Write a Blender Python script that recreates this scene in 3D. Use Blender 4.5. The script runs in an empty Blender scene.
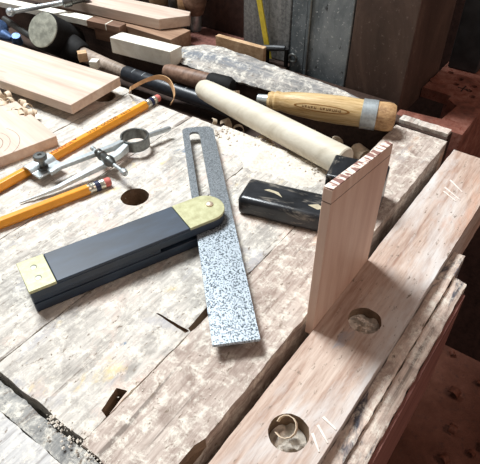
import bpy, bmesh, math, random
from mathutils import Vector, Matrix, noise
random.seed(7)
PI = math.pi
S = bpy.context.scene
COL = S.collection
BA = 54.0                      # the bench is turned 54 degrees about the vertical
CA, SA = math.cos(math.radians(BA)), math.sin(math.radians(BA))

# ------------------------------------------------------------------ helpers
def AN(a, n, z=0.0):
    """bench frame (along boards, across boards) in mm -> world mm"""
    return Vector((a*CA - n*SA, a*SA + n*CA, z))

class MB:
    """collects shapes (mm) that become ONE mesh object"""
    def __init__(s): s.bm = bmesh.new()
    def box(s, x0, x1, y0, y1, z0, z1):
        return s.prism([(x0,y0),(x1,y0),(x1,y1),(x0,y1)], z0, z1)
    def prism(s, poly, z0, z1, top=None):
        bm = s.bm; n = len(poly); top = top or poly
        lo = [bm.verts.new((p[0],p[1],z0)) for p in poly]
        hi = [bm.verts.new((p[0],p[1],z1)) for p in top]
        bm.faces.new(hi); bm.faces.new(lo[::-1])
        for i in range(n): bm.faces.new((lo[i],lo[(i+1)%n],hi[(i+1)%n],hi[i]))
        return lo+hi
    def tube(s, pts, rad, seg=16, caps=True, flat=1.0, up=Vector((0,0,1))):
        bm = s.bm; pts = [Vector(p) for p in pts]
        if not hasattr(rad,'__len__'): rad = [rad]*len(pts)
        rings = []
        for i,p in enumerate(pts):
            d = (pts[min(i+1,len(pts)-1)]-pts[max(i-1,0)]).normalized()
            u = up if abs(d.dot(up)) < .95 else Vector((0,1,0))
            a = d.cross(u).normalized(); b = a.cross(d).normalized()
            rings.append([bm.verts.new(p+a*math.cos(2*PI*k/seg)*rad[i]+b*math.sin(2*PI*k/seg)*rad[i]*flat) for k in range(seg)])
        for r0,r1 in zip(rings,rings[1:]):
            for k in range(seg): bm.faces.new((r0[k],r0[(k+1)%seg],r1[(k+1)%seg],r1[k]))
        if caps:
            bm.faces.new(rings[0][::-1]); bm.faces.new(rings[-1])
        return s
    def lathe(s, p0, p1, prof, seg=28, flat=1.0):
        """profile of (t along p0->p1 in mm, radius)"""
        p0, p1 = Vector(p0), Vector(p1); d = (p1-p0).normalized()
        return s.tube_fixed([p0+d*t for t,_ in prof], [r for _,r in prof], d, seg, flat)
    def tube_fixed(s, pts, rad, d, seg, flat=1.0):
        bm = s.bm; up = Vector((0,0,1)) if abs(d.z) < .9 else Vector((0,1,0))
        a = d.cross(up).normalized(); b = a.cross(d).normalized(); rings = []
        for p,r in zip(pts,rad):
            rings.append([bm.verts.new(p+a*math.cos(2*PI*k/seg)*r+b*math.sin(2*PI*k/seg)*r*flat) for k in range(seg)])
        for r0,r1 in zip(rings,rings[1:]):
            for k in range(seg): bm.faces.new((r0[k],r0[(k+1)%seg],r1[(k+1)%seg],r1[k]))
        bm.faces.new(rings[0][::-1]); bm.faces.new(rings[-1])
        return s
    def rough(s, x0, x1, y0, y1, z0, z1, step=3.0, amp=.35, edge=.5, freq=.09, seed=0, tilt=None):
        """a sawn board: top relief and ragged arrises"""
        bm = s.bm; nx = max(2,int((x1-x0)/step)); ny = max(2,int((y1-y0)/step))
        T = {}; B = {}
        for i in range(nx+1):
            for j in range(ny+1):
                x = x0+(x1-x0)*i/nx; y = y0+(y1-y0)*j/ny
                q = Vector((x*freq+seed*7.1, y*freq*2.2, seed*3.3))
                z = z1 + amp*(noise.noise(q)+.6*noise.noise(q*3.1))
                if tilt: z += tilt((x-x0)/(x1-x0), (y-y0)/(y1-y0))
                e1 = edge*(noise.noise(Vector((x*.11, seed*5.7, j*9.0)))+.5*noise.noise(Vector((x*.45, seed*2.7, j*4.0))))
                e2 = edge*(noise.noise(Vector((y*.11, seed*4.7, i*9.0)))+.5*noise.noise(Vector((y*.45, seed*1.7, i*4.0))))
                xx = x + (e2 if i in (0,nx) else 0); yy = y + (e1 if j in (0,ny) else 0)
                if i in (0,nx) or j in (0,ny): z -= abs(amp)*.9
                T[i,j] = bm.verts.new((xx,yy,z))
                if i in (0,nx) or j in (0,ny): B[i,j] = bm.verts.new((x if i not in(0,nx) else xx, yy, z0))
        for i in range(nx):
            for j in range(ny): bm.faces.new((T[i,j],T[i+1,j],T[i+1,j+1],T[i,j+1]))
        loop = [(i,0) for i in range(nx)]+[(nx,j) for j in range(ny)]+[(i,ny) for i in range(nx,0,-1)]+[(0,j) for j in range(ny,0,-1)]
        for k in range(len(loop)):
            a,b = loop[k],loop[(k+1)%len(loop)]
            bm.faces.new((T[b],T[a],B[a],B[b]))
        bm.faces.new([B[k] for k in loop][::-1])
        return s

def link(name, mesh, mat, parent):
    o = bpy.data.objects.new(name, mesh); COL.objects.link(o)
    if mat: mesh.materials.append(mat)
    if parent: o.parent = parent
    return o

def frame_of(root):
    m = Matrix.Identity(4)
    while root is not None:
        m = Matrix.Translation(root.location) @ root.rotation_euler.to_matrix().to_4x4() @ m
        root = root.parent
    return m

def obj(name, mb, mat, parent=None, loc=None, rotz=0, bevel=0, seg=2, smooth=True, world=False, tagd=None, sharp=35):
    bm = mb.bm
    if world and parent is not None:
        inv = frame_of(parent).inverted()
        for v in bm.verts: v.co = (inv @ (v.co*.001))*1000
    for v in bm.verts: v.co *= .001
    bmesh.ops.recalc_face_normals(bm, faces=bm.faces)
    me = bpy.data.meshes.new(name); bm.to_mesh(me); bm.free()
    if smooth:
        for p in me.polygons: p.use_smooth = True
        me.set_sharp_from_angle(angle=math.radians(sharp))
    o = link(name, me, mat, parent)
    if loc is not None: o.location = Vector(loc)*.001
    o.rotation_euler.z = math.radians(rotz)
    if bevel:
        b = o.modifiers.new('edge','BEVEL'); b.width = bevel*.001; b.segments = seg; b.limit_method = 'ANGLE'; b.angle_limit = math.radians(40)
    if tagd: tag(o, *tagd)
    return o

def tag(o, label=None, cat=None, group=None, kind=None):
    if label: o['label'] = label
    if cat: o['category'] = cat
    if group: o['group'] = group
    if kind: o['kind'] = kind
    return o

def thing(name, label, cat, loc=(0,0,0), rotz=0, group=None, kind=None):
    o = bpy.data.objects.new(name, None); COL.objects.link(o)
    o.empty_display_size = .01
    o.location = Vector(loc)*.001; o.rotation_euler.z = math.radians(rotz)
    return tag(o, label, cat, group, kind)

def cut(o, *mbs, mat=None):
    """carve real holes"""
    tmp = []
    for mb in mbs:
        for v in mb.bm.verts: v.co *= .001
        bmesh.ops.recalc_face_normals(mb.bm, faces=mb.bm.faces)
        me = bpy.data.meshes.new('hole'); mb.bm.to_mesh(me); mb.bm.free()
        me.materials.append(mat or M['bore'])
        c = bpy.data.objects.new('hole', me); COL.objects.link(c); c.parent = o.parent
        c.location = o.location; c.rotation_euler = o.rotation_euler
        m = o.modifiers.new('cut','BOOLEAN'); m.operation = 'DIFFERENCE'; m.solver = 'EXACT'; m.material_mode = 'TRANSFER'; m.object = c
        tmp.append(c)
    bpy.context.view_layer.update()
    dg = bpy.context.evaluated_depsgraph_get()
    me = bpy.data.meshes.new_from_object(o.evaluated_get(dg))
    o.modifiers.clear(); o.data = me
    for c in tmp: bpy.data.objects.remove(c)
    for p in me.polygons: p.use_smooth = True
    me.set_sharp_from_angle(angle=math.radians(35))
    return o

def hole(x, y, r, z0, z1, seg=28, wob=.4):
    m = MB()
    m.prism([(x+(r+wob*noise.noise(Vector((k*.7,x,y))))*math.cos(2*PI*k/seg), y+(r+wob*noise.noise(Vector((k*.7,x,y))))*math.sin(2*PI*k/seg)) for k in range(seg)], z0, z1)
    return m

# ------------------------------------------------------------------ materials
def rgb(r, g, b):
    f = lambda c: (c/255/12.92 if c/255 <= .04045 else ((c/255+.055)/1.055)**2.4)
    return (f(r), f(g), f(b), 1)

class Mat:
    def __init__(s, name, rough=.6, metal=0.0, spec=.4):
        s.m = bpy.data.materials.new(name); s.m.use_nodes = True
        s.nt = s.m.node_tree; s.b = s.nt.nodes['Principled BSDF']
        s.b.inputs['Roughness'].default_value = rough; s.b.inputs['Metallic'].default_value = metal
        s.b.inputs['Specular IOR Level'].default_value = spec
        s.tc = s.nt.nodes.new('ShaderNodeTexCoord')
    def n(s, t): return s.nt.nodes.new(t)
    def l(s, a, b): s.nt.links.new(a, b)
    def noise(s, scale, stretch=(1,1,1), detail=4, rough=.55, dist=0, loc=(0,0,0)):
        mp = s.n('ShaderNodeMapping'); mp.inputs['Scale'].default_value = stretch; mp.inputs['Location'].default_value = loc
        s.l(s.tc.outputs['Object'], mp.inputs[0])
        t = s.n('ShaderNodeTexNoise'); t.inputs['Scale'].default_value = scale; t.inputs['Detail'].default_value = detail
        t.inputs['Roughness'].default_value = rough; t.inputs['Distortion'].default_value = dist
        s.l(mp.outputs[0], t.inputs['Vector']); return t.outputs[0]
    def ramp(s, fac, stops):
        r = s.n('ShaderNodeValToRGB'); e = r.color_ramp.elements
        while len(e) < len(stops): e.new(.5)
        for k,(p,c) in enumerate(stops):
            e[k].position = p; e[k].color = c if len(c) == 4 else (*c,1)
        s.l(fac, r.inputs[0]); return r.outputs[0]
    def mask(s, fac, lo, hi): return s.ramp(fac, [(lo,(0,0,0,1)),(hi,(1,1,1,1))])
    def mix(s, fac, a, b, mode='MIX'):
        x = s.n('ShaderNodeMix'); x.data_type = 'RGBA'; x.blend_type = mode
        for v,i in ((fac,0),(a,6),(b,7)):
            if hasattr(v,'is_output'): s.l(v, x.inputs[i])
            else: x.inputs[i].default_value = v
        return x.outputs[2]
    def color(s, c):
        if hasattr(c,'is_output'): s.l(c, s.b.inputs['Base Color'])
        else: s.b.inputs['Base Color'].default_value = c
    def bump(s, h, dist=.0005, strength=.6):
        b = s.n('ShaderNodeBump'); b.inputs['Distance'].default_value = dist; b.inputs['Strength'].default_value = strength
        s.l(h, b.inputs['Height']); s.l(b.outputs[0], s.b.inputs['Normal'])

def wood(name, c_dark, c_mid, c_light, grain=90, stretch=(.12,1,1), rough=.6, blotch=None, bumpd=.0003, streak=.35, dirt=None, loc=(0,0,0)):
    """fine streaky grain running along the object's own X axis"""
    m = Mat(name, rough, 0, .3)
    g = m.noise(grain, stretch, 5, .6, 1.2, loc)
    c = m.ramp(g, [(.3,c_dark),(.5,c_mid),(.68,c_light)])
    f = m.noise(grain*6, (stretch[0]*.5,1,1), 3, .7, 0, loc)
    c = m.mix(streak, c, m.ramp(f, [(.35,c_dark),(.6,c_light)]))
    if blotch:
        for (sc, lo, hi, col, st) in blotch:
            c = m.mix(m.mask(m.noise(sc, st, 5, .65, .6, (sc*.01,.3,lo)), lo, hi), c, col)
    m.color(c); m.bump(f, bumpd, .7)
    return m.m

def plain(name, c, rough=.5, metal=0, spec=.5, var=.15, scale=300, bumpd=0):
    m = Mat(name, rough, metal, spec)
    t = m.noise(scale, (1,1,1), 4)
    d = tuple(v*(1-var) for v in c[:3])+(1,); e = tuple(min(1,v*(1+var)) for v in c[:3])+(1,)
    m.color(m.ramp(t, [(.35,d),(.65,e)]))
    if bumpd: m.bump(t, bumpd)
    return m.m

M = {}
def bench_mat(name, dark, mid, light, blots, pits=True, dust=True, stretch=(.16,1,1)):
    m = Mat(name, .78, 0, .2)
    g = m.noise(55, stretch, 6, .65, 1.4)
    c = m.ramp(g, [(.28,dark),(.47,mid),(.66,light)])
    f = m.noise(420, (.07,1,1), 3, .7)
    c = m.mix(.4, c, m.ramp(f, [(.36,dark),(.6,light)]))
    if dust:
        k = m.noise(70, (.8,1,1), 7, .72, .8, (.33,.71,0))
        c = m.mix(m.mask(k, .5, .64), c, m.mix(.6, c, dark))
        s1 = m.noise(170, (.05,1,1), 4, .6, .6, (.2,.5,0))
        c = m.mix(m.mask(s1, .6, .68), c, m.mix(.75, c, rgb(112,102,94)))
    for (sc, lo, hi, col, st, lc) in blots:
        c = m.mix(m.mask(m.noise(sc, st, 6, .68, .5, lc), lo, hi), c, col)
    if dust:
        d = m.noise(120, (1,1,1), 8, .8, .3, (.7,.2,0))
        c = m.mix(m.mask(d, .49, .62), c, m.mix(.7, c, rgb(236,230,216)))
    if pits:
        p = m.noise(330, (.45,1,1), 5, .7, 0, (.1,.9,0))
        c = m.mix(m.mask(p, .6, .68), c, rgb(122,108,94))
    h = m.mix(.5, f, m.noise(150, (.4,1,1), 7, .75))
    m.color(c); m.bump(h, .0011, .8)
    return m.m
M['bench'] = bench_mat('weathered bench wood', rgb(136,130,124), rgb(188,182,173), rgb(214,208,199), [
    (26,.52,.68,rgb(214,192,178),(.6,1,1),(0,0,0)), (33,.55,.68,rgb(168,166,168),(.7,1,1),(.4,.1,0)),
    (40,.62,.72,rgb(212,190,138),(.7,1,1),(.9,.3,0)), (48,.66,.7,rgb(126,138,152),(.8,1,1),(.2,.8,0))])
M['front_plank'] = bench_mat('pinkish front plank', rgb(122,104,94), rgb(174,157,146), rgb(200,187,176), [
    (30,.58,.66,rgb(196,164,140),(.3,1,1),(0,.5,0)), (38,.62,.68,rgb(168,158,152),(.3,1,1),(.3,0,0))])
M['jaw'] = bench_mat('jaw beech', rgb(140,110,95), rgb(182,156,140), rgb(204,186,172), [
    (20,.48,.64,rgb(208,204,200),(.3,1,1),(.1,.2,0)), (26,.58,.7,rgb(190,146,122),(.2,1,1),(.6,.4,0)), (44,.62,.7,rgb(156,154,158),(.25,1,1),(.6,.9,0))], dust=False)
M['end_board'] = bench_mat('grey end board', rgb(158,156,156), rgb(186,184,182), rgb(210,208,204), [
    (30,.6,.68,rgb(206,190,172),(.5,1,1),(0,0,0))], stretch=(1,.16,1))
M['groove'] = bench_mat('grey groove strip', rgb(92,92,92), rgb(138,138,136), rgb(178,176,170), [
    (60,.6,.66,rgb(70,70,72),(1,.2,1),(0,0,0))], stretch=(1,.1,1))
M['bore'] = wood('drilled wood with painted shade', rgb(100,82,66), rgb(130,108,88), rgb(154,132,110), 60, (1,1,.2), .8)  # undusted cut wood, browned further so hole and crack walls carry painted shade
M['deck'] = wood('reddish deck', rgb(70,42,36), rgb(112,70,62), rgb(146,100,88), 60, (1,.12,1))
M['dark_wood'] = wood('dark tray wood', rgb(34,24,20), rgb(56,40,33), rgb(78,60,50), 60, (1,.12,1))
M['batten'] = bench_mat('chipped batten', rgb(140,122,114), rgb(206,184,168), rgb(226,210,196), [
    (60,.54,.6,rgb(84,84,92),(.2,1,1),(.3,.3,0))])
M['skirt'] = wood('reddish board side', rgb(96,60,54), rgb(134,88,80), rgb(160,112,100), 60, (.12,1,1), .6)
M['rear'] = bench_mat('grey rough plank', rgb(92,94,96), rgb(140,138,136), rgb(196,188,178), [
    (45,.5,.66,rgb(118,122,128),(.12,1,1),(.3,.3,0))], stretch=(.07,1,1))
M['pale_board'] = wood('pale planed board', rgb(174,150,134), rgb(202,182,166), rgb(216,202,188), 30, (.1,1,1), .55,
    [(26,.58,.72,rgb(150,134,120),(.15,1,1))], streak=.3)
M['pale_board_brown'] = wood('pale board brown sides', rgb(150,112,86), rgb(196,160,130), rgb(220,192,164), 40, (.1,1,1), .6, streak=.3)
M['white_wood'] = wood('whitish fresh wood', rgb(206,200,184), rgb(226,222,208), rgb(240,238,226), 40, (1,.1,1), .55, streak=.15)
M['tan_wood'] = wood('tan wood', rgb(150,116,84), rgb(190,156,120), rgb(214,184,148), 50, (1,.1,1), .55)
M['batten_brown'] = wood('dull brown strip', rgb(110,84,66), rgb(146,116,94), rgb(172,142,118), 50, (.1,1,1), .6)
M['sample'] = wood('pinkish sample board', rgb(206,168,148), rgb(222,190,170), rgb(234,208,190), 46, (.1,1,1), .5, streak=.2)
def endgrain():
    m = Mat('striped end grain', .6, 0, .2)
    t = m.noise(420, (.4,.35,1), 2, .5, .3)
    m.color(m.ramp(t, [(.46,rgb(140,106,98)),(.5,rgb(216,194,180)),(.58,rgb(238,224,212))]))
    return m.m
M['endgrain'] = endgrain()
def ebony():
    m = Mat('ebony', .48, 0, .6)
    t = m.noise(120, (.3,1,1), 5, .6)
    m.color(m.ramp(t, [(.35,rgb(24,36,50)),(.6,rgb(34,50,68)),(.8,rgb(50,68,86))]))
    m.bump(t, .0001, .3); return m.m
M['ebony'] = ebony()
def brass():
    m = Mat('dull brass', .5, .25, .4)
    t = m.noise(220, (1,1,1), 6, .7)
    m.color(m.ramp(t, [(.3,rgb(156,152,116)),(.5,rgb(176,174,136)),(.7,rgb(190,190,154))]))
    return m.m
M['brass'] = brass()
M['rivet'] = plain('grey rivet', rgb(150,150,138), .4, .8)
M['screw'] = plain('pale rivet', rgb(232,214,190), .35, .6)
def speckled():
    m = Mat('pitted steel', .38, .35, .5)
    a = m.noise(1300, (1,1,1), 3, .6)
    sep = m.n('ShaderNodeSeparateXYZ'); m.l(m.tc.outputs['Object'], sep.inputs[0])
    # the slotted half is evenly darker than the pitted half
    g = m.n('ShaderNodeMapRange'); g.inputs[1].default_value = .088; g.inputs[2].default_value = .1
    m.l(sep.outputs[0], g.inputs[0])
    low = m.ramp(a, [(.42,rgb(40,50,58)),(.46,rgb(130,142,150)),(.5,rgb(186,196,204))])
    high = m.ramp(a, [(.36,rgb(84,90,94)),(.5,rgb(122,128,132)),(.66,rgb(148,154,158))])
    m.color(m.mix(g.outputs[0], low, high)); m.bump(a, .0002, .5)
    return m.m
M['blade'] = speckled()
M['steel'] = plain('satin steel', rgb(190,198,200), .34, .6, .5, .12, 500)
M['steel_dark'] = plain('dark steel', rgb(110,112,110), .35, .85, .5, .2, 500)
M['bluesteel'] = plain('blue metal', rgb(74,98,136), .4, .5, .4, .3, 300)
M['orange'] = plain('pencil orange', rgb(226,150,44), .35, 0, .5, .06, 200)
M['ferrule'] = plain('ferrule tin', rgb(206,202,186), .3, .8)
M['navy'] = plain('navy band', rgb(26,34,66), .4, 0)
M['eraser'] = plain('pink eraser', rgb(196,112,104), .8, 0, .2)
M['ink_red'] = plain('maroon lettering', rgb(120,34,30), .6, 0, .2)
M['ink'] = plain('dark lettering', rgb(50,32,26), .6, 0, .2)
M['cream'] = wood('cream turned wood', rgb(182,172,152), rgb(208,200,182), rgb(222,216,200), 40, (.1,1,1), .5, streak=.12)
M['ash'] = wood('varnished ash', rgb(150,116,70), rgb(196,164,112), rgb(220,196,152), 130, (.1,1,1), .35, streak=.5)
M['ash_end'] = wood('worn ash end', rgb(120,84,56), rgb(176,138,96), rgb(206,172,128), 120, (1,1,1), .6)
M['stamp'] = plain('burnt stamp', rgb(134,92,42), .5, 0, .3)
M['stamp_ink'] = plain('burnt letters', rgb(92,60,30), .5, 0, .3)
M['handle_brown'] = wood('brown handle wood', rgb(84,62,50), rgb(118,90,74), rgb(146,118,100), 60, (.12,1,1), .5)
M['mallet_handle'] = wood('grey hickory', rgb(96,82,70), rgb(140,124,110), rgb(176,160,146), 60, (.12,1,1), .5)
M['rawhide'] = plain('worn rubber face', rgb(138,138,126), .85, 0, .15, .3, 140, .0012)
M['black'] = plain('black rubber', rgb(20,19,19), .75, 0, .25, .4, 200)
M['tape'] = plain('black grip tape', rgb(34,38,44), .35, 0, .5, .3, 200)
M['mark'] = plain('pale tape marks', rgb(150,158,162), .5)
def blackpaint():
    m = Mat('worn black paint', .3, 0, .5)
    t = m.noise(70, (.5,1,1), 6, .75); w = m.noise(110, (.35,1,1), 6, .7, .4, (.3,.1,.6))
    c = m.ramp(t, [(.35,rgb(18,19,21)),(.7,rgb(48,50,54))])
    c = m.mix(m.mask(w, .57, .7), c, rgb(132,126,116))
    m.color(c); m.bump(t, .0005, .5); return m.m
M['blackpaint'] = blackpaint()
M['gouge'] = plain('bare wood nick', rgb(176,166,140), .7)
M['shaving'] = plain('fresh shaving', rgb(222,202,176), .6, 0, .3, .12, 200)
M['shaving_tan'] = plain('tan shaving', rgb(206,166,124), .6, 0, .3, .15, 200)
M['crumb'] = plain('sawdust', rgb(212,203,190), .9, 0, .1, .14, 500, .0004)
M['leaf'] = plain('rusty chip', rgb(112,66,50), .6, 0, .3, .3, 200)
def rust():
    m = Mat('rusty red iron', .7, .1, .3)
    a = m.noise(60, (1,1,1), 7, .7); b = m.noise(260, (1,1,1), 5, .7)
    c = m.ramp(a, [(.3,rgb(84,54,46)),(.5,rgb(134,84,70)),(.68,rgb(158,112,98))])
    c = m.mix(m.mask(b,.55,.62), c, rgb(120,66,52))
    m.color(c); m.bump(b, .0008, .7); return m.m
M['rust'] = rust()
M['pit'] = plain('black pit', rgb(14,11,10), .9)
def panel_brown():
    m = Mat('dark brown panel', .5, 0, .35)
    a = m.noise(14, (1,1,.6), 7, .7, .8); b = m.noise(200, (1,1,1), 5, .7)
    c = m.ramp(a, [(.3,rgb(58,44,38)),(.5,rgb(82,64,56)),(.7,rgb(112,90,78))])
    c = m.mix(m.mask(b,.6,.7), c, rgb(120,102,92))
    m.color(c); m.bump(b,.0005,.5); return m.m
M['brown'] = panel_brown()
def panel_grey():
    m = Mat('worn grey paint', .55, .1, .4)
    a = m.noise(22, (1,1,.5), 7, .7, .6); b = m.noise(330, (1,1,1), 4, .7); d = m.noise(130,(1,1,.6),6,.7,0,(.4,.4,.4))
    c = m.ramp(a, [(.34,rgb(66,74,78)),(.5,rgb(112,120,124)),(.68,rgb(150,156,158))])
    c = m.mix(m.mask(b,.6,.66), c, rgb(196,198,198)); c = m.mix(m.mask(d,.6,.68), c, rgb(48,50,52))
    m.color(c); m.bump(b,.0004,.5); return m.m
M['grey'] = panel_grey()
M['weathered'] = wood('weathered grey wood', rgb(66,68,68), rgb(116,118,118), rgb(168,166,162), 60, (1,1,.1), .7, [(50,.6,.66,rgb(52,52,52),(1,1,.15))])
M['yellow'] = plain('yellow strap', rgb(214,190,62), .5, 0, .3, .1)
M['post'] = plain('charcoal post', rgb(60,62,64), .5, .2, .4, .3, 80)
M['wall'] = wood('dark wall boards', rgb(42,28,24), rgb(64,44,38), rgb(84,60,52), 30, (1,1,.2), .7)
def dirt():
    m = Mat('dirt floor', .9, 0, .15)
    a = m.noise(9, (1,1,1), 8, .7); b = m.noise(90, (1,1,1), 6, .75)
    c = m.ramp(a, [(.3,rgb(88,56,46)),(.5,rgb(122,80,66)),(.7,rgb(150,104,88))])
    c = m.mix(m.mask(b,.55,.66), c, rgb(96,68,60))
    m.color(c); m.bump(b, .004, .7); return m.m
M['dirt'] = dirt()

# ------------------------------------------------------------------ the setting
f = MB(); f.box(-1500,1500,-900,1500,-520,-500)
tag(obj('floor', f, M['dirt']), kind='structure')
w = MB(); w.box(474,490,262,1500,-500,700)
tag(obj('wall_back', w, M['wall'], rotz=BA), kind='structure')

w = MB(); w.box(640,656,-900,262,-500,700)
tag(obj('wall_right', w, M['wall'], rotz=BA), kind='structure')

# ------------------------------------------------------------------ workbench
bench = thing('workbench', 'worn wooden workbench top with dog holes, sawdust and a sunken tool tray', 'workbench', (0,0,0), BA)
def plank(name, mb, mat, *cuts, **k):
    o = obj(name, mb, mat, bench, **k)
    if cuts: cut(o, *cuts)
    return o
# front plank beside the vise gap
mb = MB(); mb.rough(54,401,84.5,128.5,-60,0,2.6,.35,.7,seed=1)
nk = MB(); nk.prism([(62,80),(96,82.5),(82,87),(58,88)],-9,4,top=[(58,74),(98,82),(84,86.2),(58,86.5)])
plank('plank', mb, M['front_plank'], nk)
# second plank, ends short at the tool tray; the black crack between the two widens at a=133..146
mb = MB(); mb.rough(56,313,129.3,196,-60,-.1,2.6,.45,.8,seed=2)
c1 = MB(); c1.prism([(131,126),(133,131.5),(152,133),(150,126)],-14,6)
c2 = MB(); c2.prism([(132,130),(131.3,152),(130.4,153),(129.6,131)],-3,6)
c3 = MB(); c3.prism([(70,129),(71,133.5),(84,136.5),(86,131)],-12,6)
plank('plank', mb, M['bench'], c1, c2, c3)
mb = MB(); mb.rough(56,311,196.8,276,-60,0,2.8,.45,.8,seed=3)
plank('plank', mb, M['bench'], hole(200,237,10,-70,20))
mb = MB(); mb.rough(55,309,276.8,352,-60,0,3.2,.45,.8,seed=4)
plank('plank', mb, M['bench'])
mb = MB(); mb.rough(55,314,352.8,600,-60,0,4.2,.4,.8,seed=5)
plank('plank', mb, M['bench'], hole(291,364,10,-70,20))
mb = MB(); mb.rough(-60,42.5,78,420,-60,-.4,3.2,.5,.9,seed=6)
plank('end_board', mb, M['end_board'])
mb = MB(); mb.rough(43.2,53.2,78,420,-60,-2.2,1.7,.7,.9,seed=8)
plank('groove_strip', mb, M['groove'])
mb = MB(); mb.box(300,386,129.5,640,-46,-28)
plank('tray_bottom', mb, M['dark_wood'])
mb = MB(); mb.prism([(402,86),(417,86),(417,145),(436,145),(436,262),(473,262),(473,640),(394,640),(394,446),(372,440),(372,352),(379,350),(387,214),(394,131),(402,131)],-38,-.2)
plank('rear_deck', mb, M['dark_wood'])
mb = MB(); mb.rough(406,415,87,129.2,-.2,3.2,1.5,.4,.8,seed=15)
plank('end_strip', mb, M['bench'])
for (a,n) in ((20,130),(20,560),(398,560)):
    mb = MB(); mb.box(a,a+70,n,n+70,-500,-60)
    plank('leg', mb, M['dark_wood'])

# rear plank along the back of the tray
def lerp(tab, x):
    for (x0,y0),(x1,y1) in zip(tab,tab[1:]):
        if x <= x1: return y0+(y1-y0)*(x-x0)/(x1-x0)
    return tab[-1][1]
rp = MB(); bm = rp.bm; NX, NY = 110, 12; T = {}; B = {}
fr = [(131,396),(214,388),(276,382),(335,380),(355,384),(366,396)]; ba = [(131,405),(303,416),(350,419),(366,404)]
for i in range(NX+1):
    n_ = 131+235*i/NX; j1 = 1.3*noise.noise(Vector((n_*.13,1,1)))+.8*noise.noise(Vector((n_*.5,4,1)))
    f_, b_ = lerp(fr,n_)+j1, lerp(ba,n_)+.6*j1
    for j in range(NY+1):
        v_ = j/NY; a_ = f_+(b_-f_)*v_
        h_ = lerp([(0,2.5),(.28,9.5),(.5,12.2),(1,13)], v_)*lerp([(131,.5),(190,.9),(320,1),(366,.55)], n_)
        h_ += .9*noise.noise(Vector((n_*.05,v_*5,7)))+.5*noise.noise(Vector((n_*.22,v_*9,3)))
        T[i,j] = bm.verts.new((n_-131,-(a_-400),h_))
        if i in (0,NX) or j in (0,NY): B[i,j] = bm.verts.new((n_-131,-(a_-400)+(-1.5 if j == 0 else 0),0))
for i in range(NX):
    for j in range(NY): bm.faces.new((T[i,j],T[i+1,j],T[i+1,j+1],T[i,j+1]))
lp_ = [(i,0) for i in range(NX)]+[(NX,j) for j in range(NY)]+[(i,NY) for i in range(NX,0,-1)]+[(0,j) for j in range(NY,0,-1)]
for k in range(len(lp_)):
    p_,q_ = lp_[k],lp_[(k+1)%len(lp_)]; bm.faces.new((T[q_],T[p_],B[p_],B[q_]))
bm.faces.new([B[k] for k in lp_])
o = obj('rough_plank', rp, M['rear'], None, AN(400,131,0), BA+90, sharp=60)
tag(o, 'long grey rough sawn plank lying along the back of the tool tray', 'plank')

# ------------------------------------------------------------------ vise jaw
jaw = thing('vise_jaw', 'long wooden vise jaw with two dog holes along the bench front edge', 'vise', (0,0,0), BA)
mb = MB(); mb.rough(-60,392,37,76,-52,0,2.6,.22,.3,seed=21)
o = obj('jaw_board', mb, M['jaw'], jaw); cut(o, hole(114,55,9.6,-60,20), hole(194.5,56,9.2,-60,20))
mb = MB(); mb.rough(112,287,29,36.6,-50,-7.5,1.9,.5,.6,seed=22)
obj('batten', mb, M['batten'], jaw)
mb = MB(); mb.rough(100,268,20.5,28.7,-50,-10,1.9,.6,.8,seed=23, tilt=lambda u,v: -2.5*(1-v))
obj('batten', mb, M['batten'], jaw)
mb = MB(); mb.prism([(60,18.5),(262,18.5),(262,20.3),(60,20.3)],-120,-16)
obj('side_board', mb, M['skirt'], jaw)
M['scratch'] = plain('pale scratch', rgb(226,216,206), .8, 0, .1)
for (x0,y0,x1,y1) in ((130,46,128,38),(125,46,120,38),(120,46,114,39),(350,64,341,52),(339,64,331,50),(334,63,328,52)):
    mb = MB(); d_ = Vector((x1-x0,y1-y0,0)).normalized(); q_ = Vector((-d_.y,d_.x,0))*.7
    p_, r_ = Vector((x0,y0,0)), Vector((x1,y1,0))
    mb.prism([tuple(v)[:2] for v in (p_-q_, r_-q_*.4, r_+q_*.4, p_+q_)], -1, .42); obj('scratch', mb, M['scratch'], jaw)

# ------------------------------------------------------------------ upright sample board in the vise
br = thing('sample_board', 'pinkish thin board standing upright clamped in the vise gap', 'board', AN(172,78.3,-5), BA)
def upright(name, x0, x1, za, zb, mat, half=2.35, bevel=.25):
    # drawn lying down so the grain runs up the board, then stood up: local x is height; za, zb = (near, far) heights
    mb = MB(); mb.bm.verts.ensure_lookup_table()
    mb.prism([(za[0],-half),(zb[0],-half),(zb[0],half),(za[0],half)],-x0,-x0-.001) if False else None
    bm = mb.bm
    q = [[bm.verts.new((h,y,-x)) for h,x in ((za[0],x0),(za[1],x1),(zb[1],x1),(zb[0],x0))] for y in (-half,half)]
    bm.faces.new(q[0]); bm.faces.new(q[1][::-1])
    for k in range(4): bm.faces.new((q[0][k],q[0][(k+1)%4],q[1][(k+1)%4],q[1][k]))
    o = obj(name, mb, mat, br, bevel=bevel); o.rotation_euler = (0,-PI/2,0); return o
upright('board_body',0,67,(0,0),(92,82),M['sample'])
upright('scribed_line',.1,66.9,(92,82),(92.5,82.5),M['handle_brown'],2.25,0)
upright('board_top',0,67,(92.5,82.5),(99.6,88.6),M['sample'])
upright('end_grain',.2,66.8,(99.6,88.6),(100.3,89.3),M['endgrain'],2.2,.15)

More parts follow.
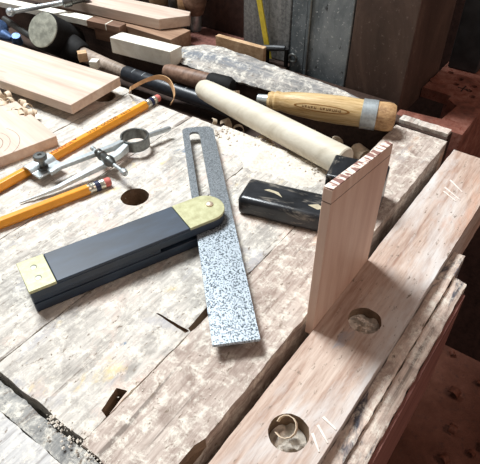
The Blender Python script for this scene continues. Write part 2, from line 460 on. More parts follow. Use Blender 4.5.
# ------------------------------------------------------------------ sliding bevel
HA = 32.0
bev = thing('sliding_bevel', 'adjustable angle gauge with black stock, brass ends and slotted pitted steel blade', 'angle gauge', (-113.6,195.2,.5), HA)
LN, WD = 128.0, 25.5
def stock_poly(x0, x1, rnd):
    if not rnd: return [(x0,0),(x1,0),(x1,WD),(x0,WD)]
    pts = [(x0,0)]
    cx, cy, rx, ry = x1-12, WD/2, 12, WD/2
    for k in range(13):
        t = -PI/2+PI*k/12; pts.append((cx+rx*math.cos(t), cy+ry*math.sin(t)))
    pts.append((x0,WD)); return pts
mb = MB(); mb.prism(stock_poly(.4,127.5,True),0,6.6); mb.prism(stock_poly(.4,127.5,True),9.6,15.2); mb.box(.4,78,0.6,WD-.6,6.6,9.6)
mb.prism([(15.4,0),(98.2,0),(98.2,WD),(15.4,WD)],15.2,17.1)
obj('stock', mb, M['ebony'], bev, bevel=.5)
mb = MB(); mb.box(0,15.2,-.1,WD+.1,15.2,17.2)
cap = obj('end_plate', mb, M['brass'], bev, bevel=.3)
for yy in (8.2,17.6):
    mb = MB(); mb.lathe((7.6,yy,16.6),(7.6,yy,18),[(0,1.9),(.75,1.9),(.95,1.3)],20); obj('rivet', mb, M['rivet'], cap)
mb = MB(); mb.prism(stock_poly(98.4,128,True),15.2,17.2)
bol = obj('bolster_plate', mb, M['brass'], bev, bevel=.3)
# blade: local x runs along the blade from its square end to the slotted tip
DB = Vector((.152,-.988,0)); ang = math.degrees(math.atan2(.988,-.152))
bl = MB(); Lb, Wb = 214.0, 24.8
out = [(0,-Wb/2),(Lb-7,-Wb/2)]
for k in range(1,8):
    t = -PI/2+PI/2*k/8; out.append((Lb-7+7*math.cos(t), -Wb/2+7+7*math.sin(t)))
for k in range(1,8):
    t = PI/2*k/8; out.append((Lb-5+5*math.cos(t), Wb/2-5+5*math.sin(t)))
out += [(Lb-5,Wb/2),(0,Wb/2)]
bl.prism(out, 0, 1.9)
slot = MB(); sp = []
for k in range(13):
    t = -PI/2+PI*k/12; sp.append((Lb-11+4.0*math.cos(t), 3.3+4.0*math.sin(t)))
for k in range(13):
    t = PI/2+PI*k/12; sp.append((92+4.0*math.cos(t), 3.3+4.0*math.sin(t)))
slot.prism(sp,-3,5)
root_inv = frame_of(bev).inverted()
pv = Vector((-19.6,270.5,0))*.001
bo = obj('blade', bl, M['blade'], bev)
end = Vector((-1.8,168.6,0))*.001
loc = root_inv @ end
bo.location = (loc.x, loc.y, .0071); bo.rotation_euler.z = math.radians(ang-HA)
cut(bo, slot, mat=M['blade'])
lp = (root_inv @ pv)*1000
mb = MB(); mb.lathe((lp.x,lp.y,4),(lp.x,lp.y,20),[(0,2.6),(12.6,2.6),(13.9,2.5),(14.6,1.6),(14.8,.4)],20)
obj('pivot_rivet', mb, M['screw'], bev)

# ------------------------------------------------------------------ pencils
def text_part(name, body, size, mat, parent, loc, rz, stretch=1.0, rot=None):
    cu = bpy.data.curves.new(name,'FONT'); cu.body = body; cu.size = size*.001; cu.extrude = .00003; cu.align_y = 'CENTER'; cu.offset = .00004
    t = bpy.data.objects.new(name, cu); COL.objects.link(t)
    bpy.context.view_layer.update()
    me = bpy.data.meshes.new_from_object(t.evaluated_get(bpy.context.evaluated_depsgraph_get()))
    bpy.data.objects.remove(t)
    for v in me.vertices: v.co.x *= stretch
    me.materials.clear()
    o = link(name, me, mat, parent); o.location = Vector(loc)*.001; o.rotation_euler = (rot or 0,0,math.radians(rz))
    return o
def pencil(label, end, rotz, z, length=190, lettered=False):
    """local x runs from the tip (negative) to the eraser end at x = 0"""
    p = thing('pencil', label, 'pencil', (end[0],end[1],z), rotz, 'orange pencils on the bench')
    r = 3.5/math.cos(PI/6); mb = MB(); rings = []
    hexa = [(r*math.cos(PI/3*k), r*math.sin(PI/3*k)+3.5) for k in range(6)]
    bm = mb.bm
    for x in (-length+15,-16.5): rings.append([bm.verts.new((x,h[0],h[1])) for h in hexa])
    for k in range(6): bm.faces.new((rings[0][k],rings[0][(k+1)%6],rings[1][(k+1)%6],rings[1][k]))
    bm.faces.new(rings[0]); bm.faces.new(rings[1])
    body = obj('barrel', mb, M['orange'], p, bevel=.5)
    mb = MB(); mb.lathe((-length,0,3.5),(0,0,3.5),[(3,.9),(15.1,3.5)],12); tip = obj('sharpened_tip', mb, M['tan_wood'], p)
    mb = MB(); mb.lathe((-length,0,3.5),(0,0,3.5),[(0,.2),(3,1)],10); obj('lead', mb, M['pit'], tip)
    mb = MB(); mb.lathe((-17.5,0,3.5),(0,0,3.5),[(0,3.7),(2,3.75),(2.5,3.5),(3.2,3.8),(4,3.5),(5,3.75),(5.6,3.6),(9,3.6),(9.6,3.8),(10.2,3.5),(11,3.8),(12.5,3.7)],24)
    fe = obj('ferrule', mb, M['ferrule'], p)
    mb = MB(); mb.lathe((-12.2,0,3.5),(0,0,3.5),[(0,3.82),(3.6,3.82)],24); obj('band', mb, M['navy'], fe)
    mb = MB(); mb.lathe((-5.4,0,3.5),(0,0,3.5),[(0,3.3),(4.4,3.3),(5.2,2.8),(5.4,1.8)],20); obj('eraser', mb, M['eraser'], p)
    if lettered:
        for nm,bd,x,mt,st in (('lettering','ASPENCIL\u2122',-119,M['ink_red'],1.06),('lettering','U.S.A. GOLD\u00ae',-82.5,M['ink'],1.12),('lettering','No.2',-46,M['ink'],1.15)):
            text_part(nm, bd, 4.6, mt, p, (x,0,7.03), 0, st)
    return p
pencil('orange pencil with printed lettering passing under the divider clamp', (-72.4,440.7), 53.3, 0, lettered=True)
pencil('plain orange pencil with pink eraser lying below the divider point', (-93.4,315.2), 36.2, 0)

# ------------------------------------------------------------------ dividers
dv = thing('divider', 'steel spring divider with ring bow and pencil clamp lying on two pencils', 'divider', (-81.5,360,0), 0)
def wobj(name, mb, mat, par=dv, **k): return obj(name, mb, mat, par, world=True, **k)
mb = MB(); bm = mb.bm; ring = []
for k in range(44):
    t = math.radians(232+ (336)*k/43)
    for (r,zz) in ((11.2,4.5),(11.2,13.5),(9.6,13.5),(9.6,4.5)):
        ring.append(bm.verts.new((-81.5+r*math.cos(t),361+r*math.sin(t),zz)))
for k in range(43):
    for j in range(4): bm.faces.new((ring[4*k+j],ring[4*k+(j+1)%4],ring[4*k+4+(j+1)%4],ring[4*k+4+j]))
bm.faces.new(ring[0:4]); bm.faces.new(ring[-4:])
wobj('bow_spring', mb, M['steel_dark'], bevel=.3)
mb = MB(); mb.lathe((-72.8,367.4,9),(-56,380.5,8.2),[(0,2.6),(1.5,2.1),(20,2.1),(21.2,1.4),(21.4,.4)],18)
wobj('handle_stub', mb, M['steel'])
def leg(pts, w, th):
    """a flat tapering bar; pts of centre line, widths and heights"""
    mb = MB(); bm = mb.bm; R = []
    for i,p in enumerate(pts):
        p = Vector(p); d = (Vector(pts[min(i+1,len(pts)-1)])-Vector(pts[max(i-1,0)])).normalized()
        a = Vector((-d.y,d.x,0)).normalized()
        R.append([bm.verts.new(p+a*(sx*w[i]/2)+Vector((0,0,sz*th[i]/2))) for sx,sz in ((-1,-1),(1,-1),(1,1),(-1,1))])
    for r0,r1 in zip(R,R[1:]):
        for k in range(4): bm.faces.new((r0[k],r0[(k+1)%4],r1[(k+1)%4],r1[k]))
    bm.faces.new(R[0][::-1]); bm.faces.new(R[-1]); return mb
wobj('leg', leg([(-153,292.5,1),(-128.8,306.5,4),(-100,330.3,8),(-92,341,8.5),(-86.5,351,9)],[.8,3.8,6,6,4.5],[.8,2.6,4,4.5,6]), M['steel'], bevel=.4)
wobj('leg', leg([(-137,318,9),(-131,323.5,10),(-108.4,340,10.5),(-97,349,10),(-90,356,9.3)],[6,5,4.6,4.4,4],[3,3,3.5,4.5,6]), M['steel'], bevel=.4)
mb = MB(); mb.lathe((-112,347,11),(-79,311,11.5),[(0,.8),(.6,1.9),(3.2,1.9),(3.8,1.4),(41,1.4),(41.2,2.2),(43.5,2.8),(46,2.2),(46.8,.8)],16)
sc = wobj('adjusting_screw', mb, M['steel'])
mb = MB(); mb.lathe((-112,347,11),(-79,311,11.5),[(8,2.6),(8.6,3.3),(10,3.3),(10.6,2.6),(13.5,2.4),(14,3.9),(15,3.9),(15.6,2.8),(21,3.4),(23,4.2),(25.5,4.2),(27,3.2),(30,2.4),(31,1.5)],18)
obj('nut', mb, M['steel_dark'], sc, world=True)
# clamp: a bent plate wrapped over the pencil, with a thumb screw
cl = MB(); bm = cl.bm
U = Vector((.598,.802,0)); V = Vector((.802,-.598,0)); O = Vector((-149,330.5,0))
prof = [(-4.6,1.2),(-4.6,6.0),(-2.2,8.6),(2.2,8.6),(4.6,6.8),(5.4,5.8),(14.5,5.8),(14.5,7.4),(6.4,7.4),(5.6,8.4),(2.6,10.2),(-2.8,10.2),(-6.2,6.8),(-6.2,1.2)]
cols = [[bm.verts.new(O+U*u+V*p[0]+Vector((0,0,p[1]))) for p in prof] for u in (-10,12)]
for k in range(len(prof)): bm.faces.new((cols[0][k],cols[0][(k+1)%len(prof)],cols[1][(k+1)%len(prof)],cols[1][k]))
bm.faces.new(cols[0][::-1]); bm.faces.new(cols[1])
cp = wobj('pencil_clamp', cl, M['steel'], bevel=.25)
q = O+V*7.6+U*(-1)
mb = MB(); mb.lathe(q+Vector((0,0,4)),q+Vector((0,0,22)),[(0,1.6),(3.3,1.6),(3.4,4),(5.4,4),(5.6,2.2),(11,2.3),(11.6,4.0),(12,4.9),(14.8,4.9),(15.3,4.3),(15.4,1.6),(14.4,1.2)],24)
obj('thumb_screw', mb, M['steel_dark'], cp, world=True)

# ------------------------------------------------------------------ loose boards on the left
def board(name, label, cat, loc, rotz, x, y, z, mat, bevel=.4, group=None):
    mb = MB(); mb.box(0,x,0,y,0,z); o = obj(name, mb, mat, None, loc, rotz, bevel)
    return tag(o, label, cat, group)
# upper board (grain across the bench frame): corner at a=243,n=347
ub = thing('wide_board', 'wide pale board propped on shavings above the lettered pencil', 'board', AN(243,349,8.5), BA+94.5)
mb = MB(); mb.box(0,230,-61,0,0,8.6)
# local x runs to the left along the board, local -y to the back
obj('board_body', mb, M['pale_board'], ub, bevel=.5)
lb = thing('short_board', 'pale board with curved grain marks under the edge of the wide board', 'board', (-144.6,368,0), 131, None)
mb = MB(); mb.prism([(0,0),(75,0),(75,60),(0,60)],0,8.6)
obj('board_body', mb, M['pale_board'], lb, bevel=.4)
mb = MB()
for k,(r,w0) in enumerate([(17,.5),(23,.35),(31,.45)]):
    pts = [(24+r*.9*math.cos(t), 50+r*math.sin(t)*.9, 8.62) for t in [PI+.15*PI+ .5*PI*j/14 for j in range(15)]]
    for p0,p1 in zip(pts,pts[1:]):
        p0, p1 = Vector(p0), Vector(p1); d = (p1-p0).normalized(); a = Vector((-d.y,d.x,0))*w0*.5
        mb.bm.faces.new([mb.bm.verts.new(v) for v in (p0-a,p1-a,p1+a,p0+a)])
obj('growth_rings', mb, M['handle_brown'], lb)
board('tan_chip_block','small tan wood block against the mallet handle behind the wide board','wood block',AN(326,437,0),20,9,9,9,M['tan_wood'])
board('cream_chip_block','small cream wood block beside the mallet handle, right of the tan one','wood block',AN(322,417,0),-10,8,8,8,M['white_wood'])

# ------------------------------------------------------------------ tools in the tray
ml = thing('mallet', 'black headed mallet with worn round face and tape wrapped handle', 'mallet', AN(350,495,-22), BA)
ax0 = Vector((-204.4,557,19)); ax1 = ax0+Vector((.335,.72,-.6))*50
mb = MB(); mb.lathe(ax0, ax1, [(0,18.5),(2,19.3),(30,19.3),(46,19),(50,17)], 36); hd = obj('head', mb, M['black'], ml, world=True)
mb = MB(); mb.lathe(ax0-(ax1-ax0).normalized()*1.6, ax1, [(0,14),(.8,17.6),(2.6,18.9),(3.4,18.9)], 36); obj('worn_face', mb, M['rawhide'], hd, world=True)
mb = MB(); mb.tube([AN(352,485,-3),AN(350,474,-4),AN(349.5,466,-5),AN(350,430,-8),AN(350.5,395,-10)], [8,8,7.6,7.1,6.8], 20); obj('handle', mb, M['mallet_handle'], ml, world=True)
mb = MB(); mb.tube([AN(356,500,-5),AN(352,480,-4),AN(350,464,-5),AN(350,461,-5.5)], [15,14,12,9.5], 24); obj('socket', mb, M['black'], ml, world=True)
mb = MB(); mb.tube([AN(350.3,400,-9.8),AN(350.5,398,-9.8),AN(353,340,-11),AN(356,290,-12),AN(357,262,-12),AN(357,258,-12)], [6.6,7.4,7.3,7.4,7.8,6.5], 20); gr = obj('grip', mb, M['tape'], ml, world=True)
for k in range(6):
    n = 385-13*k; a = 350.8+.05*(398-n)
    mb = MB(); c0 = AN(a,n,-10-.02*(398-n))
    mb.tube([c0+AN(7.45*math.cos(t)*-1, 1.2*math.cos(t), 7.45*math.sin(t)) for t in [.9+.12*j for j in range(7)]], .45, 6)
    obj('tape_mark', mb, M['mark'], gr, world=True)
st = MB(); st.tube([AN(362,612,-5),AN(352,531,-12)], [4,4], 12)
tag(obj('thin_rod', st, M['steel_dark'], None), 'thin dark rod lying in the tray beside the mallet face', 'rod')

bh = thing('tool_handle', 'brown round tool handle with black ferrule in the tray behind the cream dowel', 'tool handle', AN(362,340,-22), BA)
mb = MB(); mb.tube([AN(358,350,3),AN(359,345,3),AN(362,320,3),AN(365,300,3)], [6,7.4,8,8.2], 24); obj('handle', mb, M['handle_brown'], bh, world=True)
mb = MB(); mb.tube([AN(365,301,3),AN(365.3,299,3),AN(367.5,280,3),AN(368,276,3)], [8.3,9.2,9.4,7.5], 24); obj('ferrule', mb, M['black'], bh, world=True)

dw = MB(); p0, p1 = Vector((-36,443,12.5)), Vector((76,327,11.5)); ln = (p1-p0).length
dw.lathe(p0, p1, [(0,1.5),(.8,4.5),(2.5,7),(6,8.6),(14,9.2),(60,10.4),(ln-1,11.2),(ln,10.5)], 32)
tp = obj('turned_dowel', dw, M['cream'])
tag(tp, 'cream turned wooden dowel with rounded end lying diagonally over the tray', 'dowel')

# black worn bar and its cross piece
bt = thing('black_bar', 'worn black painted bar with bare nicks lying left of the upright board', 'wooden bar', (-2,282,0), -21)
mb = MB(); mb.box(0,66,0,25.5,0,14.5)
o = obj('bar_body', mb, M['blackpaint'], bt, bevel=3.4, seg=4)
mb = MB(); mb.prism([(46,9),(53,6.5),(57,9.2),(52,12)],14.35,14.62); obj('nick', mb, M['gouge'], bt)
mb = MB(); mb.prism([(14,14),(22,13),(28,10.5),(24,15),(17,16)],14.35,14.6); obj('nick', mb, M['gouge'], bt)
bx = MB(); bx.box(0,27,-38,0,0,26)
o = obj('black_block', bx, M['blackpaint'], None, (56.5,291.5,0), 68, 1.5, 3)
tag(o, 'black painted block behind the upright board touching the cream dowel end', 'wood block')

# chisel lying across plank and bench
ch = thing('chisel', 'chisel with varnished ash handle, steel hoop and short steel tang', 'chisel', (72,403,0), -17)
c0, c1 = Vector((14.5,417.5,15)), Vector((126.5,386.5,13.5))
mb = MB(); mb.lathe(c0, c1, [(9,4),(9.5,6.2),(12,7.6),(14.5,7.2),(16.5,8.4),(19,8.2),(21,7.8),(30,9.4),(50,11),(70,11.6),(88,11.2)], 32); hb = obj('handle', mb, M['ash'], ch, world=True)
mb = MB(); mb.lathe(c0, c1, [(0,2.5),(.6,3.6),(9.6,4.4)], 20); obj('tang_ferrule', mb, M['steel'], ch, world=True)
mb = MB(); mb.lathe(c0, c1, [(88,11.4),(88.3,12.2),(91,12.1),(97,12.3),(100,12.2),(100.3,11.4)], 32); obj('hoop', mb, M['steel'], ch, world=True)
mb = MB(); mb.lathe(c0, c1, [(100.2,11.4),(108,11.8),(112,11.3),(114.5,9.8),(115.3,6)], 32); obj('butt_end', mb, M['ash_end'], ch, world=True)
# oval burnt stamp hugging the handle
d = (c1-c0).normalized(); sd = d.cross(Vector((0,0,1))).normalized(); upv = sd.cross(d).normalized()
def on_handle(t, phi, lift):
    prof = [(21,7.8),(30,9.4),(50,11),(70,11.6),(88,11.2)]
    for (a,ra),(b,rb) in zip(prof,prof[1:]):
        if a <= t <= b: r = ra+(rb-ra)*(t-a)/(b-a)
    return c0+d*t+(sd*math.cos(phi)+upv*math.sin(phi))*(r+lift)
mb = MB(); bm = mb.bm; N = 40
ro = [bm.verts.new(on_handle(56+23*math.cos(2*PI*k/N), .42+.27*math.sin(2*PI*k/N), .06)) for k in range(N)]
ri = [bm.verts.new(on_handle(56+21*math.cos(2*PI*k/N), .42+.21*math.sin(2*PI*k/N), .06)) for k in range(N)]
for k in range(N): bm.faces.new((ro[k],ro[(k+1)%N],ri[(k+1)%N],ri[k]))
obj('stamp_oval', mb, M['stamp'], hb, world=True)
mb = MB(); bm = mb.bm
for i in range(13):
    if i in (5,): continue
    t0 = 40+2.5*i
    for (ta,tb,pa,pb) in ((t0,t0+.5,.34,.5),(t0+.5,t0+1.6,.46,.5),(t0+.5,t0+1.5,.38,.42)) if i%2 else ((t0,t0+.5,.34,.5),(t0+1.3,t0+1.8,.34,.5),(t0+.4,t0+1.4,.34,.38)):
        bm.faces.new([bm.verts.new(on_handle(t,p,.07)) for t,p in ((ta,pa),(tb,pa),(tb,pb),(ta,pb))])
obj('stamp_letters', mb, M['stamp_ink'], hb, world=True)

# ------------------------------------------------------------------ offcuts behind the tray
tag(obj('reddish_board', (lambda m_: (m_.box(0,46,-76,0,0,2), m_)[1])(MB()), M['deck'], None, AN(424,392,0), BA, .3), 'reddish thin board lying behind the left end of the grey plank', 'board')
D = thing('square_offcut', 'whitish square section offcut lying in front of the stacked strips', 'wood offcut', AN(371.5,354,0), BA+90)
mb = MB(); mb.prism([(0,-17),(74,-8),(74,9),(0,0)],0,16.5); obj('offcut_body', mb, M['white_wood'], D, bevel=.5)
dk = thing('dark_offcut', 'dark brown offcut lying under the brown ended strip', 'wood offcut', AN(383,433,0), BA+99)
mb = MB(); mb.box(0,36,-12,0,0,15.6); obj('offcut_body', mb, M['handle_brown'], dk, bevel=.5)
C_ = thing('brown_ended_strip', 'thin pale strip with brown end behind the mallet head', 'wood strip', AN(377,428,15.8), BA+99)
mb = MB(); mb.box(43,175,-12,0,0,6.5); obj('pale_length', mb, M['white_wood'], C_, bevel=.3)
mb = MB(); mb.box(0,42.6,-12,0,0,6.3); e_ = obj('brown_end', mb, M['handle_brown'], C_, bevel=.3)
mb = MB(); mb.box(17,18.2,-12.1,.15,0,6.5); obj('white_line', mb, M['white_wood'], e_)

B_ = thing('lower_strip', 'tan wooden strip under the thick pale board at the back', 'wood strip', AN(393,372,1), BA+90)
mb = MB(); mb.box(0,190,-31,0,0,16); obj('strip_body', mb, M['batten_brown'], B_, bevel=.4)
A_ = thing('thick_board', 'thick pale board with mitred end on top of the tan strip', 'board', AN(404,397,18), BA+97)
mb = MB(); mb.prism([(0,0),(220,0),(220,-34),(-17,-34),(-22,-24)],0,11); obj('board_body', mb, M['pale_board'], A_, bevel=.4)

sb = thing('steel_bar', 'shiny steel bar with ball end resting above the mallet head', 'bar', AN(345,535,30), BA)
b0, b1 = AN(325,535,30), AN(373,508,32)
mb = MB(); mb.tube([b0,b1], 2.6, 16); obj('rod', mb, M['steel'], sb, world=True)
mb = MB(); mb.lathe(b0-(b1-b0).normalized()*4, b1, [(0,.6),(.8,2.8),(2.5,4.2),(4.5,4.6),(6.5,4.2),(8,2.9),(9,2.6)], 20); obj('ball_end', mb, M['steel'], sb, world=True)
mb = MB(); mb.lathe(b1, b1+(b1-b0), [(0,3.2),(1,5.5),(9,5.5),(10,4),(30,3)], 18); obj('collar', mb, M['steel_dark'], sb, world=True)

bc = thing('blue_clamp', 'blue metal clamp pieces at the left end of the tray', 'clamp', AN(326,562,0), BA)
mb = MB(); mb.lathe(AN(334,585,-4),AN(334,572,6),[(0,1),(1,6),(5,9),(10,9),(14,6),(15,1)],20); obj('knob', mb, M['bluesteel'], bc, world=True)
mb = MB(); mb.tube([AN(326,572,-4),AN(324,556,1),AN(326,548,-2)],[5,6,3.5],16); obj('jaw', mb, M['bluesteel'], bc, world=True)
mb = MB(); mb.tube([AN(328,541,-5),AN(326,538,4)],[6,4.5],14); obj('pad', mb, M['bluesteel'], bc, world=True)

# chisels standing in a rack at the back
def standing(name, label, a, n, parts):
    t = thing(name, label, 'chisel' if 'chisel' in name else 'tool', AN(a,n,0), BA, None)
    for nm, prof, mt in parts:
        mb = MB(); mb.lathe((0,0,0),(0,0,200),prof,22); obj(nm, mb, M[mt], t)
    return t
standing('upright_chisel','large brown handled chisel standing upright with bright steel socket',457,393,[
    ('socket',[(0,5),(2,6),(16,7),(20,7)],'steel'),('handle',[(20,9),(24,11),(34,14),(40,14.2),(43,13)],'handle_brown'),('collar',[(42.5,14.5),(52,15)],'black'),('grip',[(52,14),(90,13),(120,10)],'handle_brown')])
standing('upright_chisel','slim wooden handled chisel standing left of the steel socket',450,402,[
    ('blade',[(0,3),(14,3)],'steel_dark'),('handle',[(14,4),(18,6.5),(50,7.5),(100,6)],'tan_wood')])
standing('upright_gouge','grey steel gouge shank standing behind the mitred board',454,419,[('shank',[(0,6),(30,7),(60,8)],'steel_dark'),('handle',[(60,8.5),(100,10)],'handle_brown')])
standing('upright_awl','brown bulb handled awl standing behind the thick board',458,445,[('shank',[(0,3),(16,3)],'steel_dark'),('handle',[(16,5),(22,12),(34,14),(46,11),(80,9)],'tan_wood')])

# strip standing on edge behind the plank, weathered post, strap, bracket
es = thing('edge_strip', 'short tan strip on edge behind the grey rough plank', 'wood strip', AN(430,284,0), BA+92)
mb = MB(); mb.box(0,58,-6,0,0,17); obj('strip_body', mb, M['tan_wood'], es, bevel=.3)
wp = thing('weathered_board', 'weathered grey board standing against the wall behind the yellow strap', 'board', AN(452,262,0), BA)
mb = MB(); mb.box(0,14,30,62,0,300); mb.box(-3,12,4,29,0,300); obj('board_face', mb, M['weathered'], wp, bevel=1)
ys = thing('yellow_strap', 'narrow yellow strap hanging down the weathered grey board', 'strap', AN(444,286,20), BA)
mb = MB(); mb.prism([(-.7,-3),(.7,-3),(.7,3),(-.7,3)],-18,200,top=[(-.7,52),(.7,52),(.7,58),(-.7,58)]); obj('strap_band', mb, M['yellow'], ys)
bk = thing('clamp_bracket', 'dark metal bracket with small ring hanging beside the yellow strap', 'bracket', AN(440,270,0), BA)
mb = MB(); mb.tube([AN(438,288,14),AN(438,276,17),AN(441,266,18)],[3,3,2.6],10); obj('bar', mb, M['post'], bk, world=True, sharp=20)
mb = MB(); mb.tube([AN(438,286,0),AN(438,286,14)],3.5,8); mb.tube([AN(441,264,0),AN(441,264,18)],2.2,8); obj('prong', mb, M['black'], bk, world=True)
mb = MB(); mb.tube([AN(440,256+4.2*math.cos(2*PI*k/20),11+3.6*math.sin(2*PI*k/20)) for k in range(21)],1.2,8,False); obj('ring', mb, M['steel_dark'], bk, world=True)

# cabinet at the right back
cb = thing('cabinet', 'tall dark brown cabinet with worn grey door behind the bench end', 'cabinet', AN(440,142,-20), BA)
mb = MB(); mb.box(0,100,0,55.5,0,360); mb.box(10,100,55.5,119,0,360); obj('body', mb, M['brown'], cb, bevel=1)
mb = MB(); mb.box(0,9.5,56.5,102,0,360); dr = obj('door', mb, M['grey'], cb, bevel=.8)
mb = MB(); mb.box(2,9.5,103,119,0,360); obj('door', mb, M['grey'], cb, bevel=.8)
mb = MB(); mb.tube([(-.6,98,0),(-.6,98,360)],1.0,8); obj('seam_bead', mb, M['steel_dark'], dr, loc=(0,0,0))

# rusty machine base and charcoal post beyond
rb = thing('machine_base', 'rusty red iron machine base with bolt holes and a black opening', 'machine', AN(430,60,-200), BA)
mb = MB(); mb.box(0,170,20,81,0,193); o = obj('casting', mb, M['rust'], rb, bevel=1.5)
inv = frame_of(rb).inverted()
cuts = []
mb = MB(); mb.box(6,164,26,95,10,183); cuts.append(mb)
mb = MB(); mb.prism([(8,95),(64,95),(62,52),(54,52),(46,41),(15,44)],20,230); cuts.append(mb)
for (a,n) in ((88,57),(101,57),(94,41),(72,36),(82,42),(110,70)): cuts.append(hole(a,n,3.1,170,230,16,.1))
cut(o, *cuts, mat=M['rust'])
mb = MB(); mb.lathe((84,74,192),(84,74,197),[(0,7),(1.5,7),(2,5)],20); obj('bolt_boss', mb, M['rust'], rb)
mb = MB(); mb.box(76,90,47.2,48.2,192.6,193.2); mb.box(82,83.2,43,53,192.6,193.2); obj('cast_cross', mb, M['pit'], rb)
ps = thing('charcoal_post', 'charcoal steel post rising behind the rusty machine base', 'post', AN(550,108,-200), BA)
mb = MB(); mb.box(0,24,0,29,193.5,560); obj('post_face', mb, M['post'], ps, bevel=1)

# ------------------------------------------------------------------ shavings
def curl(r0, turns, width, th=.35, grow=.8, seg=12):
    """a thin ribbon rolled up about its local Y axis"""
    mb = MB(); bm = mb.bm; n = int(seg*turns)+2; rows = []
    for k in range(n):
        t = 2*PI*turns*k/(n-1); r = r0+grow*t/(2*PI)
        off = .9*math.sin(t*.7)
        for (rr,y) in ((r,0),(r,width),(r+th,width),(r+th,0)):
            rows.append(bm.verts.new((rr*math.cos(t), y+off, rr*math.sin(t)+r0+grow*turns)))
    for k in range(n-1):
        for j in range(4): bm.faces.new((rows[4*k+j],rows[4*k+(j+1)%4],rows[4*k+4+(j+1)%4],rows[4*k+4+j]))
    bm.faces.new(rows[0:4]); bm.faces.new(rows[-4:]); return mb
def shaving(label, p, rz, r0, turns, width, mat='shaving', tiltx=0, group=None, grow=.8):
    o = obj('wood_shaving', curl(r0, turns, width, grow=grow), M[mat], None, p, rz)
    o.rotation_euler.x = math.radians(tiltx)
    return tag(o, label, 'wood shaving', group)
shaving('pinkish curled shaving nearest the chisel butt in the tray', AN(371,139,-27), 30, 5, 1.6, 13, grow=1.0)
shaving('ring shaped shaving leaning beside the cream dowel in the tray', AN(371,168,-27), -30, 5, 1.3, 8, tiltx=20)
shaving('small rolled shaving right behind the top of the upright board', AN(362,149,-27), 75, 4.2, 1.5, 9)
shaving('tight shaving half hidden under the chisel handle', AN(374,190,-27), 10, 3.4, 1.4, 8, 'shaving_tan')
shaving('curled shaving stuffed in the lower dog hole of the vise jaw', AN(112,57,-4), 150, 4.2, .85, 5.5, tiltx=62, grow=1.6)
shaving('upright curl of shaving beside the black ferrule in the tray', AN(360,268,-4), 20, 4, .8, 9, tiltx=70)
# long loose curl round the lettered pencil's eraser
mb = MB(); bm = mb.bm; rows = []
path = [(-101,452,2),(-99,447,8),(-95,441,13),(-89,442,16),(-82,448,17),(-73,455,16),(-65,455,13),(-60,448,8),(-59,440,3),(-62,432,.8)]
P_ = []
for i in range(len(path)-1):
    for k in range(5):
        t = k/5; p0_ = Vector(path[max(i-1,0)]); p1_ = Vector(path[i]); p2_ = Vector(path[i+1]); p3_ = Vector(path[min(i+2,len(path)-1)])
        P_.append(.5*((2*p1_)+(p2_-p0_)*t+(2*p0_-5*p1_+4*p2_-p3_)*t*t+(3*p1_-p0_-3*p2_+p3_)*t**3))
for i,p in enumerate(P_):
    wv = Vector((.25,-.2,.9)).normalized()*(2.6 if 3 < i < len(P_)-4 else 1.4); tv = Vector((.3,.3,0))
    rows.append([bm.verts.new(v) for v in (p-wv-tv,p+wv-tv,p+wv+tv,p-wv+tv)])
for r0_,r1_ in zip(rows,rows[1:]):
    for j in range(4): bm.faces.new((r0_[j],r0_[(j+1)%4],r1_[(j+1)%4],r1_[j]))
bm.faces.new(rows[0]); bm.faces.new(rows[-1])
tag(obj('wood_shaving', mb, M['shaving_tan']), 'long looping tan shaving arching over the pencil eraser by the mallet grip', 'wood shaving')
proto = obj('wood_shaving', curl(3.2,.62,4.2,.5,2.0), M['shaving'], None, AN(224,400,0), 10)
tag(proto, 'tiny pale shaving in the heap between the wide and the short board', 'wood shaving', 'shavings heaped under the wide board')
for k in range(24):
    c = proto.copy(); COL.objects.link(c)
    u = random.random()
    c.location = AN(216+14*random.random()+8*u, 376+62*u, 8.8 if False else random.random()*3)*.001
    c.rotation_euler = (random.uniform(-.6,.6), random.uniform(-.5,.5), random.uniform(0,6.3)); s_ = random.uniform(.6,1.2); c.scale = (s_,s_,s_)
proto = obj('wood_shaving', curl(3.4,.6,5,.5,2.0), M['shaving'], None, AN(322,200,-10), 10)
tag(proto, 'small torn shaving in the litter under the cream dowel', 'wood shaving', 'shavings under the cream dowel')
for k in range(16):
    c = proto.copy(); COL.objects.link(c)
    u = random.random()
    c.location = AN(312+22*random.random(), 160+110*u, -26+20*random.random())*.001
    c.rotation_euler = (random.uniform(-1,1), random.uniform(-1,1), random.uniform(0,6.3)); s_ = random.uniform(.6,1.3); c.scale = (s_,s_,s_)

# sawdust and crumbs nobody could count
mb = MB(); bm = mb.bm
def crumb(p, r):
    q = Vector(p); e = [random.uniform(.55,1.0)*r for _ in range(6)]
    vs = [bm.verts.new(q+Vector(d_)*k_) for d_,k_ in zip(((1,0,0),(0,1,0),(-1,0,0),(0,-1,0),(.2,.1,.7),(0,0,-.5)),e)]
    for k_ in range(4):
        bm.faces.new((vs[k_],vs[(k_+1)%4],vs[4])); bm.faces.new((vs[(k_+1)%4],vs[k_],vs[5]))
gx, gy = 46, 60
G = {}
for i in range(gx+1):
    for j in range(gy+1):
        a_ = 274+41*i/gx; n_ = 136+110*j/gy
        e_ = max(0,1-abs((n_-190)/52)**3)*max(0,min(1,(a_-276-10*noise.noise(Vector((n_*.05,3,1))))/14))*max(0,min(1,(313-a_)/4))
        G[i,j] = bm.verts.new(AN(a_,n_, -.5+e_*(2.6+2.2*noise.noise(Vector((a_*.09,n_*.09,2)))+1.0*noise.noise(Vector((a_*.4,n_*.4,5))))))
for i in range(gx):
    for j in range(gy): bm.faces.new((G[i,j],G[i+1,j],G[i+1,j+1],G[i,j+1]))
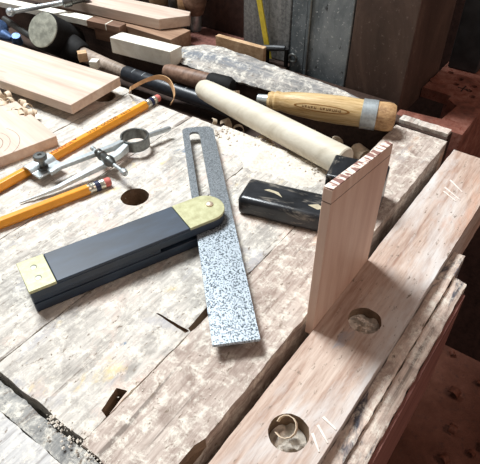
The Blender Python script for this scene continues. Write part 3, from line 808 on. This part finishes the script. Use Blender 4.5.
for _ in range(260):   # broken edge of the tray
    n = random.uniform(140,245); a = random.gauss(306,7)
    if a < 313: crumb(AN(a,n,.6+random.random()*1.6), random.uniform(.5,2.0))
    else: crumb(AN(a+20*random.random(),n,-27+random.random()*3), random.uniform(.8,2.4))
for _ in range(300):   # along the end groove
    crumb(AN(random.gauss(53,3.2),84+70*random.random()**1.4,-.3), random.choice((.3,.4,.5,.7,1.2)))
for _ in range(500):
    a, n = random.uniform(56,300), random.uniform(90,300); crumb(AN(a,n,.3), random.uniform(.2,.6))
def litter(a0, n0, r0, z0, seed):      # lumpy plug of litter lying in a dog hole
    rows = []
    for i in range(9):
        rr = r0*i/8
        rows.append([bm.verts.new(AN(a0+rr*math.cos(2*PI*k/30), n0+rr*math.sin(2*PI*k/30),
            z0+3.2*noise.noise(Vector((rr*math.cos(2*PI*k/30)*.28, rr*math.sin(2*PI*k/30)*.28, seed)))+1.6*noise.noise(Vector((rr*math.cos(2*PI*k/30)*.9, rr*math.sin(2*PI*k/30)*.9, seed+4)))+.10*(n0-56)*0)) for k in range(30)])
    for r_a,r_b in zip(rows,rows[1:]):
        for k in range(30): bm.faces.new((r_a[k],r_b[k],r_b[(k+1)%30],r_a[(k+1)%30]))
litter(194.5,56,9,-5.5,1.3); litter(114,55,9.3,-10,6.1)
for _ in range(14):
    crumb(AN(194.5+random.gauss(0,3),56+random.gauss(0,3),-3.6), random.uniform(.6,1.6))
sd_ = obj('sawdust', mb, M['crumb'], sharp=50)
tag(sd_, 'pale sawdust and crumbs scattered over bench, tray edge and holes', 'sawdust', kind='stuff')

# chips on the floor
proto = obj('floor_chip', curl(6,.55,10,1.0), M['leaf'], None, (0,0,-500))
spots = []
tag(proto, 'rusty brown wood chip lying on the dark dirt floor', 'wood chip', 'chips on the dirt floor')
for k,(x,y) in enumerate([(330,455),(300,395),(318,352),(352,360),(372,470),(286,350),(345,520),(268,300),(380,420)]):
    c = proto if k == 0 else proto.copy()
    if k: COL.objects.link(c)
    c.location = (x*.001,y*.001,-.5); c.rotation_euler = (random.uniform(-.3,.3),0,random.uniform(0,6)); s_ = random.uniform(.6,1.3); c.scale = (s_,s_,s_)

# ------------------------------------------------------------------ light
def area(name, loc, target, size, power, color):
    l = bpy.data.lights.new(name,'AREA'); l.energy = power; l.size = size; l.color = color
    o = bpy.data.objects.new(name, l); COL.objects.link(o); o.location = loc
    o.rotation_euler = (Vector(target)-Vector(loc)).to_track_quat('-Z','Y').to_euler()
area('window_light', (-.55,.80,1.35), (0,.28,0), .5, 46, (.92,.97,1))
area('added_fill', (1.0,-.15,.95), (.05,.2,0), .35, 3.8, (1,.74,.63))  # added warm fill without a real source, lifts board face and floor
w = bpy.data.worlds.new('room'); S.world = w; w.use_nodes = True
bg = w.node_tree.nodes['Background']; bg.inputs[0].default_value = (.95,.86,.80,1); bg.inputs[1].default_value = .22

# ------------------------------------------------------------------ camera
cam = bpy.data.cameras.new('camera'); co = bpy.data.objects.new('camera', cam); COL.objects.link(co)
co.location = (0,0,.235); co.rotation_euler = (math.radians(90-41.7),0,0)
cam.sensor_width = 36; cam.sensor_fit = 'HORIZONTAL'; cam.lens = 36*540/480; cam.clip_start = .01
S.camera = co
S.view_settings.view_transform = 'Standard'; S.view_settings.look = 'None'; S.view_settings.exposure = 0; S.view_settings.gamma = 1
